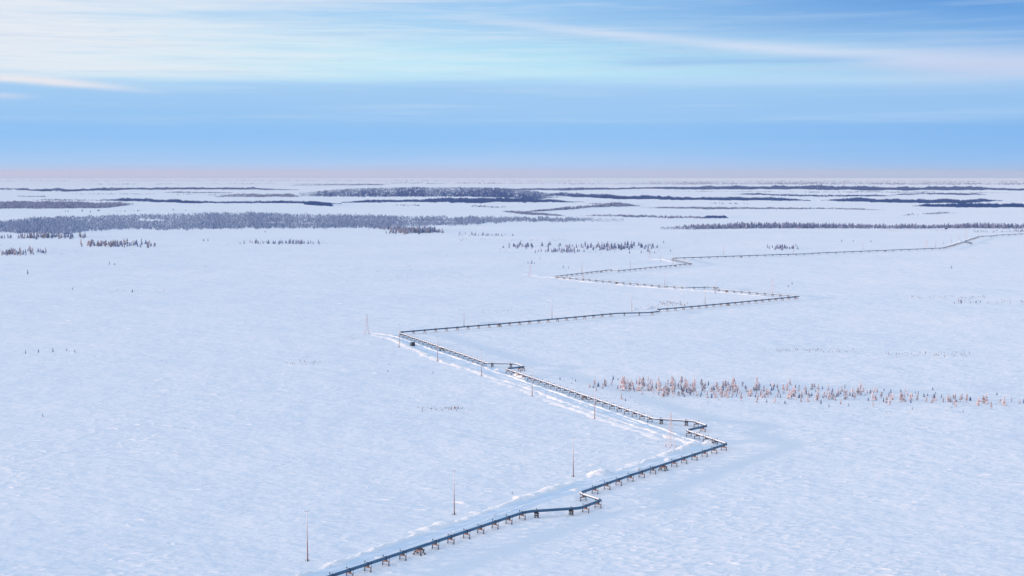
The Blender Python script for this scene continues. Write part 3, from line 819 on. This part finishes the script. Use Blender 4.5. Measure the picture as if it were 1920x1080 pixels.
r7 = [(15,300,60),(100,290,50),(95,330,35),(130,225,35),(155,270,40),(150,320,50),(185,220,45),(205,210,35),(230,310,80),(235,220,45),(318,225,45),(328,300,60),(360,300,55),(400,275,60),(420,340,35),(460,300,65),(470,265,40),(485,355,25),(518,250,45),(535,300,45),(560,260,50),(580,240,30),(665,255,35),(685,310,65),(685,360,35),(718,245,40),(755,290,45),(795,330,55),(822,345,55),(845,305,50),(775,230,20),(830,245,25),(915,320,75),(940,318,55),(912,240,25),(965,270,35),(995,310,60),(1045,310,45),(1120,320,40),(1172,330,50),(1190,295,30),(1245,290,30),(1300,320,55),(1355,355,50),(1358,320,55),(1402,320,45),(1452,330,65),(1480,310,30),(1550,350,60),(1585,335,60),(1612,335,70),(1650,380,50),(1725,325,35),(1757,350,60),(1885,335,35),(1915,330,30),(1423,405,20),(1005,385,20),(455,210,30),(50,205,25),(80,205,25),(270,215,25)]
tr_ = random.Random(5)
for (x, y, h) in r6: TREES.append((1080 + x / 4.571, 680 + y / 4.571, h * 1.22 / 4.571, tr_.choice([0, 3, 4, 2, 3, 5, 5, 6]), 'belt'))
for (x, y, h) in r7: TREES.append((1480 + x / 4.364, 680 + y / 4.364, h * 1.22 / 4.364, tr_.choice([0, 2, 6, 3, 5, 6, 3]), 'belt'))
beltc = lambda x: 726 + (x - 1110) * .036 if x > 1110 else 716
for k in range(190):
    x = tr_.triangular(1105, 1925, 1330); y = beltc(x) + tr_.gauss(0, 7.5); h = tr_.uniform(4.5, 13)
    TREES.append((x, y, h, tr_.choice([4, 4, 0, 3, 6, 3, 1]), 'belt'))
for (x, y, h) in [(1050, 712, 7), (1073, 711, 4), (1072, 720, 4), (1079, 715, 5)]: TREES.append((x, y, h, 1, 'belt'))
def cluster(tagn, x0, x1, yc, ys, n, h0, h1, protos, peak=None, slope=0.0):
    for k in range(n):
        x = tr_.triangular(x0, x1, peak) if peak else tr_.uniform(x0, x1)
        y = yc + slope * (x - x0) + tr_.gauss(0, ys)
        TREES.append((x, y, tr_.uniform(h0, h1), tr_.choice(protos), tagn))
# (name, x range, base line, scatter, count, heights, kinds)
cluster('grove right', 1437, 1510, 466, 1.2, 30, 4, 9, [8, 9, 7], 1460)
cluster('grove mid right', 1080, 1245, 466, 3.0, 105, 5, 10, [7, 8, 9, 8, 1], 1150, -.012)
cluster('grove mid', 935, 1105, 463, 2.0, 45, 4, 9, [7, 8, 1, 0], 990)
cluster('grove mid', 1000, 1100, 472, 1.8, 45, 5, 9, [7, 8, 9], 1068)
cluster('grove center', 857, 970, 441.5, 1.0, 34, 3, 7, [7, 8, 9], 890)
cluster('grove dark', 712, 835, 436, 1.4, 80, 6, 11, [7, 8, 7, 12], 775)
cluster('grove left center', 435, 600, 456.5, .9, 60, 4, 9, [8, 1, 0, 7], 545)
cluster('grove left', 133, 312, 460.5, 1.8, 90, 6, 12, [7, 8, 1, 0, 12], 200)
cluster('grove far left', -10, 100, 475, 2.2, 65, 5, 11, [0, 1, 8, 7], 20)
cluster('grove upper left', 30, 175, 445, 1.5, 90, 5, 11, [7, 8, 12], 80)
cluster('grove upper left', -10, 60, 447, 1.0, 20, 5, 9, [7, 8, 1])
cluster('loose', 1280 - 110, 1240, 475, .6, 5, 5, 7, [8])
for x, y, h, p in [(48, 663, 8, 8), (72, 661, 6, 1), (99, 660, 9, 8), (125, 658, 6, 1), (140, 661, 6, 8), (52, 514, 9, 1), (80, 782, 8, 11),
                   (1056, 502, 6, 8), (1066, 503, 4, 8), (990, 494, 5, 9), (997, 495, 8, 9), (1002, 495, 5, 8), (1012, 486, 4, 8),
                   (1830, 568, 6, 9), (1820, 568, 4, 11), (1838, 567, 5, 9), (1802, 568, 8, 1), (1790, 570, 4, 11), (1784, 503, 6, 1), (1600, 453, 4, 8), (1633, 454, 5, 8), (1578, 453, 4, 8),
                   (1478, 538, 5, 8), (1485, 534, 6, 1), (1244, 456, 6, 8), (382, 452, 5, 8), (390, 453, 7, 8), (497, 436, 5, 8), (812, 700, 5, 11), (727, 697, 4, 10),
                   (1257, 472, 5, 8), (1214, 472, 7, 8), (205, 496, 6, 11), (215, 497, 5, 11), (248, 548, 7, 1), (136, 543, 5, 1)]:
    TREES.append((x, y, h, p, 'lone'))
TREES = [t for t in TREES if -12 < t[0] < 1935]
TREES.sort(key=lambda t: -t[2])
ind, rest = TREES[:300], TREES[300:]
# ranks within each cluster, left to right
rank = {}
for c in set(t[4] for t in ind):
    q = sorted([t for t in ind if t[4] == c], key=lambda t: t[0])
    for i, t in enumerate(q): rank[id(t)] = (i + 1, len(q))
where = {'belt': 'in the sunlit belt', 'grove right': 'in the small right grove', 'grove mid right': 'in the grove above the hairpin',
         'grove mid': 'in the central loose grove', 'grove center': 'in the thin central row', 'grove dark': 'in the dark central grove',
         'grove left center': 'in the row below the forest', 'grove left': 'in the brown left grove', 'grove far left': 'in the left edge grove',
         'grove upper left': 'in the dark forest fringe', 'loose': 'in the row above the hairpin', 'lone': 'standing alone on the open snow'}
adj = {('cone', 'larch'): 'pinkish conical larch', ('slim', 'larch'): 'slim reddish larch', ('round', 'larch'): 'bushy pinkish tree', ('cone', 'larch_pale'): 'white-frosted conical tree',
       ('slim', 'larch_pale'): 'slim pale tree', ('round', 'larch_pale'): 'bushy pale tree', ('cone', 'spruce'): 'dark conical spruce', ('slim', 'spruce'): 'slim dark spruce',
       ('round', 'spruce'): 'bushy dark spruce', ('bush', 'twig'): 'low brown bush', ('bush', 'larch_pale'): 'low pale frosted bush'}
for t in ind:
    x, y, h, p, c = t; pr = PROTO[p]; pos = gp(x, y); hm = h / px_per_m(y); rz = tr_.uniform(0, 6.28); wd = tr_.uniform(.85, 1.2)
    size = 'tall' if hm > 5.5 else ('medium' if hm > 3.4 else 'small')
    k, n = rank[id(t)]
    pos_w = f'{ordn(k)} from the left' if k <= n / 2 else (f'{ordn(n - k + 1)} from the right' if k < n else 'rightmost')
    if k == 1: pos_w = 'leftmost'
    lab = f'{size} {adj[(pr["kind"], pr["mat"])]}, {pos_w} {where[c]}'
    if c == 'lone': lab = f'{size} {adj[(pr["kind"], pr["mat"])]} alone on open snow, {pos_w} of the lone trees'
    if h > 8.5 and c == 'belt':
        r = empty('larch_tree', pos, rz); obj('crown', pr['crown'], r); obj('trunk', pr['trunk'], r)
    else:
        r = obj('bush' if pr['kind'] == 'bush' else ('spruce_tree' if pr['mat'] == 'spruce' else 'larch_tree'), pr['joined']); r.location = pos; r.rotation_euler = (0, 0, rz)
    r.scale = (hm * wd, hm * wd, hm)
    tag(r, lab, 'bush' if pr['kind'] == 'bush' else 'tree', 'trees ' + where[c])

# ---- masses of trees: numpy replication into one mesh each
def template(seed, lvl):
    r = random.Random(seed); vs = []; fs = []
    if lvl == 2:
        for j, (z0, z1, w) in enumerate([(.05, .55, .20), (.30, .80, .15), (.58, 1.0, .10)]):
            o = len(vs); n = 5
            for i in range(n):
                a = 6.28 * i / n + j; q = w * r.uniform(.6, 1.3); vs.append((q * math.cos(a), q * math.sin(a), z0 + r.uniform(-.05, .08)))
            vs.append((r.uniform(-.02, .02), r.uniform(-.02, .02), z1)); fs += [(o + i, o + (i + 1) % n, o + n) for i in range(n)]
    else:
        for j, (z0, z1, w) in enumerate([(.0, .75, .30), (.35, 1.0, .20)]):
            o = len(vs); n = 4
            for i in range(n):
                a = 6.28 * i / n + j; q = w * r.uniform(.6, 1.4); vs.append((q * math.cos(a), q * math.sin(a), z0))
            vs.append((r.uniform(-.06, .06), r.uniform(-.06, .06), z1)); fs += [(o + i, o + (i + 1) % n, o + n) for i in range(n)]
    return np.array(vs), np.array(fs)
def mass(name, px, py, hm, m_, lvl=2, wscale=1.0, seed=1, label=None, cat='forest', kind='stuff'):
    rs = np.random.RandomState(seed); n = len(px)
    gx, gy = gp_np(np.asarray(px, float), np.asarray(py, float))
    hm = np.asarray(hm, float) * np.ones(n)
    V = []; F = []; off = 0
    pick = rs.randint(0, 5, n)
    for t in range(5):
        tv, tf = template(seed * 10 + t, lvl); s = np.where(pick == t)[0]; k = len(s)
        if not k: continue
        a = rs.rand(k) * 6.283; ca, sa = np.cos(a)[:, None], np.sin(a)[:, None]
        w = (hm[s] * wscale * (.8 + .5 * rs.rand(k)))[:, None]
        X = (tv[None, :, 0] * ca - tv[None, :, 1] * sa) * w + gx[s][:, None]
        Y = (tv[None, :, 0] * sa + tv[None, :, 1] * ca) * w + gy[s][:, None]
        Z = tv[None, :, 2] * hm[s][:, None]
        V.append(np.stack([X, Y, Z], -1).reshape(-1, 3))
        F.append((tf[None] + (np.arange(k) * len(tv))[:, None, None] + off).reshape(-1, 3)); off += k * len(tv)
    V = np.concatenate(V); F = np.concatenate(F)
    me = bpy.data.meshes.new(name); me.vertices.add(len(V)); me.vertices.foreach_set('co', V.ravel())
    me.loops.add(F.size); me.loops.foreach_set('vertex_index', F.ravel().astype(np.int32))
    me.polygons.add(len(F)); me.polygons.foreach_set('loop_start', np.arange(0, F.size, 3, dtype=np.int32))
    me.polygons.foreach_set('loop_total', np.full(len(F), 3, dtype=np.int32)); me.update(calc_edges=True)
    at = me.attributes.new('tone', 'FLOAT', 'POINT'); tn = []
    for t in range(5):
        tv, tf = template(seed * 10 + t, lvl); k = int((pick == t).sum())
        if k: tn.append(np.repeat(rs.rand(k) ** 1.3, len(tv)))
    at.data.foreach_set('value', np.concatenate(tn).astype(np.float32))
    me.materials.append(m_)
    o = obj(name, me); tag(o, label, cat, None, kind); return o
if rest:
    a = np.array([(t[0], t[1], t[2] / px_per_m(t[1])) for t in rest])
    mass('small_trees', a[:, 0], a[:, 1], a[:, 2], M['forest'], 2, 1.15, 3, 'scattered small frosted trees in the groves beyond the pipeline', 'trees')

frng = np.random.RandomState(21)
def nz(x, sc, seed):
    x = np.asarray(x) / sc + seed * 17.3; i = np.floor(x); f = x - i; f = f * f * (3 - 2 * f)
    h = lambda k: np.modf(np.sin(k * 127.1 + seed * 311.7) * 43758.5453)[0] ** 2 ** .5
    hh = lambda k: np.abs(np.modf(np.sin(k * 12.9898 + seed * 78.233) * 43758.5453)[0])
    return hh(i) * (1 - f) + hh(i + 1) * f
def wood(name, top, bot, dens, hpx, m_, seed, label, lvl=1, edge=2.0, gaps=0.0, holes=(), wscale=1.0):
    """top / bot: pixel outline of where the tree FEET stand (polylines left to right)"""
    x0 = max(top[0][0], bot[0][0]); x1 = min(top[-1][0], bot[-1][0])
    xs = np.arange(x0, x1, 1.0)
    ty = np.interp(xs, [p[0] for p in top], [p[1] for p in top]); by = np.interp(xs, [p[0] for p in bot], [p[1] for p in bot])
    area = np.maximum(by - ty, .4).sum(); n = int(area * dens)
    pw = np.maximum(by - ty, .4); pw = pw / pw.sum()
    x = frng.choice(xs, n, p=pw) + frng.rand(n); t0 = np.interp(x, xs, ty); b0 = np.interp(x, xs, by)
    if lvl == 1 and area / len(xs) < 7:
        m_id = t0 * .35 + b0 * .65; tf = np.clip(nz(x, 26, seed + 1) * .9 + nz(x, 7, seed + 2) * .5 - .05, .35, 1.2) * np.clip(np.minimum(x - x0, x1 - x) / (.12 * (x1 - x0)), .15, 1)
        t0, b0 = m_id + (t0 - m_id) * tf, m_id + (b0 - m_id) * np.clip(nz(x, 33, seed + 7) * .9 + nz(x, 8, seed + 8) * .4, .2, 1.2)
    y = t0 + (b0 - t0) * frng.rand(n) + (nz(x, 9, seed) - .5) * edge * .5 + frng.normal(0, .22 * edge, n)
    keep = np.ones(n, bool)
    if gaps: keep &= (nz(x, 22, seed + 3) * .35 + nz(x + y * 37, 14, seed + 5) * .4 + nz(x * 3 + y * 91, 9, seed + 6) * .25) > gaps
    for (hx, hy, hw, hh) in holes: keep &= ((x - hx) / hw) ** 2 + ((y - hy) / hh) ** 2 > 1
    y = np.maximum(y, 338.0)
    x, y = x[keep], y[keep]
    ppm = (y - 326) / H
    h = hpx * (.80 if lvl == 1 else 1) * (.30 + 1.05 * frng.rand(len(x)) ** 1.5) * np.clip(np.minimum(np.where(x0 > 5, x - x0, 9e9), np.where(x1 < 1915, x1 - x, 9e9)) / (.10 * (x1 - x0)), .35, 1) * (.65 + .45 * nz(x, 40, seed + 9) + .15 * nz(x, 6, seed + 11))
    # hpx is metres of mean height
    return mass(name, x, y, h, m_, lvl, wscale, seed, label, 'forest')

# the big left forest
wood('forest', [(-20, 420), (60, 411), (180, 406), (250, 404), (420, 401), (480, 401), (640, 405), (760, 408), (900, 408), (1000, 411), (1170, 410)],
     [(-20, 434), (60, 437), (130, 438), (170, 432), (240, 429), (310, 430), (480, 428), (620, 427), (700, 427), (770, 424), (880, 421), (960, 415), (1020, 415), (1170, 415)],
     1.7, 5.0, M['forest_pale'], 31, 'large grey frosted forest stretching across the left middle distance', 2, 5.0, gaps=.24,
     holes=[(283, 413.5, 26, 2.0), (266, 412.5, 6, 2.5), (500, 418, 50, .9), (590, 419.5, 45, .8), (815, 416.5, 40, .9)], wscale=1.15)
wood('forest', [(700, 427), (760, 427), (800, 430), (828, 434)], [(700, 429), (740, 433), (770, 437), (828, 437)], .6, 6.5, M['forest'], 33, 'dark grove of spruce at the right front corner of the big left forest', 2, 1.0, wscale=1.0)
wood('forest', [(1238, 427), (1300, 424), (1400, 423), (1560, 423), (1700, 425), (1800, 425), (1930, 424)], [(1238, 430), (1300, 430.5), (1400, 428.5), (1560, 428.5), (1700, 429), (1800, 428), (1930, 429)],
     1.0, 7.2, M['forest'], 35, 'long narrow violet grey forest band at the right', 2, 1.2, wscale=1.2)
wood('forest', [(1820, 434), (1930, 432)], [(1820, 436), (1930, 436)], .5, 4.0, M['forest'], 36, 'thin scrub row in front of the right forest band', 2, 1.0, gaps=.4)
# thin belts, nearest first
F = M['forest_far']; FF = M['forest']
spec = [
 ([(1180, 344), (1500, 343), (1930, 342)], [(1180, 346), (1500, 346), (1930, 346)], .35, 9, FF, 'second row of hazy woods along the right horizon', .4),
 ([(700, 342), (1000, 342), (1250, 343)], [(700, 343), (1000, 344), (1250, 345)], .4, 8, FF, 'hazy hairline woods along the centre horizon', .4),
 ([(1230, 358), (1500, 359), (1900, 360)], [(1230, 359), (1500, 361), (1900, 362)], .4, 6, FF, 'thin broken tree line between the right blue bands', .45),
 ([(100, 363), (300, 364), (520, 366)], [(100, 364), (300, 365), (520, 367)], .4, 6, FF, 'thin broken tree line at the upper left', .45),
 ([(60, 374), (200, 376), (260, 377)], [(60, 376), (200, 377), (260, 378)], .8, 6, FF, 'thin violet strip behind the left forest block', .3),
 ([(1100, 381), (1180, 383)], [(1100, 383), (1180, 384)], .6, 6, FF, 'small violet patch above the low forest tongue', .3),
 ([(-20, 379), (30, 379), (120, 380), (250, 382)], [(-20, 391), (100, 391), (200, 390), (250, 384)], 1.0, 8, FF, 'dark forest block at the left edge', 0),
 ([(190, 372), (230, 371), (290, 375), (400, 379), (560, 379), (640, 379)], [(190, 375), (250, 378), (340, 381), (400, 381), (560, 381), (640, 384)], 1.1, 8, F, 'long thin forest belt left of centre', .12),
 ([(570, 380), (625, 381)], [(570, 384), (625, 388)], 1.3, 9, F, 'short dark wood below the thin belt left of centre', 0),
 ([(640, 377), (760, 375), (900, 372), (990, 371), (1060, 377), (1095, 378)], [(640, 380), (760, 380), (900, 381), (990, 380), (1060, 380), (1095, 379)], 1.2, 8, F, 'dark forest belt in the centre distance', .08),
 ([(560, 362), (660, 354), (760, 352), (880, 352), (960, 354), (1010, 360), (1060, 366)], [(560, 368), (660, 369), (760, 369), (880, 369), (960, 371), (1010, 373), (1060, 370)], .8, 9, F, 'broad dark forest in the centre below the horizon', .18),
 ([(940, 396), (985, 399), (1060, 404)], [(940, 397), (985, 403), (1060, 405)], 1.6, 5, FF, 'thin curved scrub line left of centre distance', .2),
 ([(985, 396), (1060, 392), (1110, 387), (1150, 382), (1200, 385)], [(985, 398), (1060, 393.5), (1110, 389), (1150, 388), (1200, 386.5)], 1.6, 8, FF, 'low forest tongue right of the centre', .15),
 ([(1085, 404), (1150, 403), (1240, 406), (1360, 408)], [(1085, 405), (1150, 406), (1240, 409), (1360, 410)], .8, 4.5, FF, 'thin broken scrub line above the right forest', .35),
 ([(1318, 406), (1365, 407)], [(1318, 409), (1365, 409)], 1.6, 6.5, F, 'small dark thicket above the right forest', .2),
 ([(1200, 389), (1300, 388), (1380, 390), (1560, 391), (1660, 393)], [(1200, 390), (1300, 392), (1380, 392), (1560, 392), (1660, 394)], 1.4, 5, FF, 'thin scrub line across the right distance', .25),
 ([(1075, 367), (1200, 368), (1300, 372), (1420, 372), (1520, 374)], [(1075, 369), (1150, 373), (1300, 375.5), (1420, 376), (1520, 377)], 1.6, 10, F, 'very dark forest band right of the centre', .02),
 ([(1540, 375), (1620, 372), (1700, 374), (1800, 376), (1870, 374), (1880, 376)], [(1540, 376), (1620, 379), (1700, 381), (1800, 382), (1870, 377), (1880, 377)], 1.3, 9, F, 'dark hilly forest in the right distance', .04),
 ([(1710, 386), (1780, 383), (1860, 382), (1930, 384)], [(1710, 387), (1780, 388), (1860, 390), (1930, 390)], 1.3, 8.5, F, 'blue dark forest block at the right edge', .0),
 ([(1690, 402), (1750, 399), (1800, 397)], [(1690, 404), (1750, 402), (1800, 400)], 1.0, 4, FF, 'faint scrub patch above the right forest', .35),
 ([(1370, 363), (1420, 362), (1480, 365), (1550, 367), (1680, 366)], [(1370, 364), (1420, 366), (1480, 368), (1550, 369), (1680, 368)], 1.1, 7, F, 'broken thin wood between two bands at the right', .3),
 ([(1670, 363), (1740, 362), (1850, 363)], [(1670, 366), (1740, 365), (1850, 366)], 1.2, 7, F, 'thin wood patch under the farthest right band', .25),
 ([(1180, 351), (1300, 350), (1440, 348), (1560, 348), (1700, 350), (1830, 350), (1920, 352)], [(1180, 354), (1300, 355), (1440, 356), (1560, 356.5), (1700, 358), (1830, 357), (1920, 357)], 1.5, 11, F, 'farthest blue forest band along the right horizon', .05),
 ([(950, 353), (1060, 353), (1180, 352), (1300, 350)], [(950, 356), (1060, 358), (1180, 355), (1300, 352)], 1.3, 9, F, 'thin blue forest band right of centre near the horizon', .22),
 ([(1020, 362), (1080, 364), (1160, 366)], [(1020, 367), (1080, 370), (1160, 371)], 1.0, 8, F, 'violet wood joining two bands near the centre', .25),
 ([(30, 353), (120, 353), (250, 352), (420, 351), (560, 354)], [(30, 357), (120, 361), (250, 356), (420, 356), (560, 357)], 1.2, 9, F, 'long thin blue belt along the left horizon', .22),
 ([(-20, 352), (60, 354)], [(-20, 355), (60, 358)], 1.0, 8, F, 'faint wood at the left edge near the horizon', .3),
 ([(30, 367), (90, 368)], [(30, 368.5), (90, 370)], 1.2, 6, FF, 'tiny brown wood strip at the upper left', .3),
 ([(400, 366), (480, 364), (560, 362)], [(400, 370), (480, 370), (560, 370)], 1.0, 8, FF, 'violet wood strip left of the broad central forest', .2),
 ([(300, 360), (380, 360), (440, 361)], [(300, 361), (380, 362), (440, 362.5)], 1.0, 7, FF, 'faint thin wood strip at the left below the horizon', .4),
 ([(538, 347), (730, 346)], [(538, 347.6), (730, 347)], 2.6, 9, F, 'single hairline of trees under the horizon left of centre', .0),
 ([(60, 345), (300, 344), (900, 342), (1200, 343)], [(60, 347), (300, 346), (900, 345), (1200, 347)], .25, 9, FF, 'pale scattered woods just under the horizon', .45),
 ([(1150, 340), (1400, 339), (1930, 338.5)], [(1150, 346), (1400, 346), (1930, 347)], .5, 9, FF, 'hazy woods along the right horizon', .3),
 ([(0, 338.5), (600, 338.2), (1200, 338)], [(0, 340), (600, 340), (1200, 341)], .35, 9, FF, 'faint haze covered woods along the left horizon', .3),
 ([(880, 386), (960, 388)], [(880, 388), (960, 390)], .5, 5, FF, 'few small trees in the central snowfield distance', .4),
 ([(1330, 381), (1410, 382)], [(1330, 382), (1410, 383)], .5, 6, FF, 'few dark bushes below the right dark band', .45),
 ([(100, 395), (370, 393)], [(100, 399), (370, 396)], .02, 6, FF, 'few lone trees above the big left forest', .3),
 ([(735, 384), (790, 384)], [(735, 385), (790, 386)], .6, 5, FF, 'small scrub patch above the big left forest', .3),
]
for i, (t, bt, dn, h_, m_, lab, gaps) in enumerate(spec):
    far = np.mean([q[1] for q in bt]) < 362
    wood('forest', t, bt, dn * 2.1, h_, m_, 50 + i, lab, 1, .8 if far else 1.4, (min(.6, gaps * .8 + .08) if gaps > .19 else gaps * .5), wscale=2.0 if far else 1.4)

# scrub that breaks the open snow: too fine to count
def scrub(patches, seed, label):
    X = []; Y = []; Hh = []
    for (x0, x1, y0, y1, n, h0, h1) in patches:
        X.append(frng.uniform(x0, x1, n)); Y.append(frng.uniform(y0, y1, n)); Hh.append(frng.uniform(h0, h1, n))
    mass('scrub', np.concatenate(X), np.concatenate(Y), np.concatenate(Hh), M['twig'], 2, 1.5, seed, label, 'scrub')
scrub([(1700, 1850, 555, 560, 60, .5, 1.2), (1780, 1920, 562, 571, 40, .5, 1.4), (1430, 1605, 655, 662, 75, .4, 1.0), (1655, 1820, 661, 670, 55, .4, 1.1), (530, 600, 676, 684, 26, .4, 1.2),
       (780, 880, 764, 773, 40, .35, .9), (830, 860, 764, 770, 10, .8, 1.4), (0, 1060, 494, 520, 60, .4, 1.3), (640, 900, 515, 530, 25, .5, 1.2), (640, 670, 632, 638, 14, .4, 1.0), (900, 1000, 580, 588, 26, .5, 1.0),
       (1235, 1290, 566, 574, 50, .6, 1.5), (1200, 1235, 573, 578, 20, .5, 1.0), (200, 320, 540, 552, 16, .5, 1.3), (860, 1060, 448, 452, 60, .8, 2.0), (930, 1250, 455, 475, 70, .6, 2.0),
       (1110, 1500, 735, 760, 60, .25, .7), (1500, 1900, 750, 775, 40, .25, .6), (0, 1920, 490, 700, 110, .3, .8), (0, 1000, 700, 1000, 60, .2, .45), (1000, 1920, 800, 1050, 45, .15, .35),
       (1240, 1920, 435, 470, 60, .6, 1.5), (400, 620, 450, 460, 50, .6, 1.6), (1645, 1850, 431, 434, 60, .8, 2.0), (0, 250, 460, 478, 50, .6, 1.6)], 77, 'sparse brown twigs poking through the open snowfield')

# ------------------------------------------------------------------ haze
HAZE = 2.0e-5
hz = MB(); hz.box((0, 0, (H + 55 - 1) / 2), (81000, 81000, H + 55 + 1))
hm = bpy.data.materials.new('haze'); hm.use_nodes = True; nt = hm.node_tree; nt.nodes.clear()
pv = nt.nodes.new('ShaderNodeVolumePrincipled'); pv.inputs['Density'].default_value = HAZE
pv.inputs['Color'].default_value = (.84, .90, 1.0, 1); pv.inputs['Anisotropy'].default_value = 0.0
ou = nt.nodes.new('ShaderNodeOutputMaterial'); nt.links.new(pv.outputs[0], ou.inputs['Volume'])
hz_o = obj('haze', hz.me('haze', hm)); tag(hz_o, 'thin blue haze over the whole plain', 'haze', kind='stuff')
print('objects', len(bpy.data.objects))
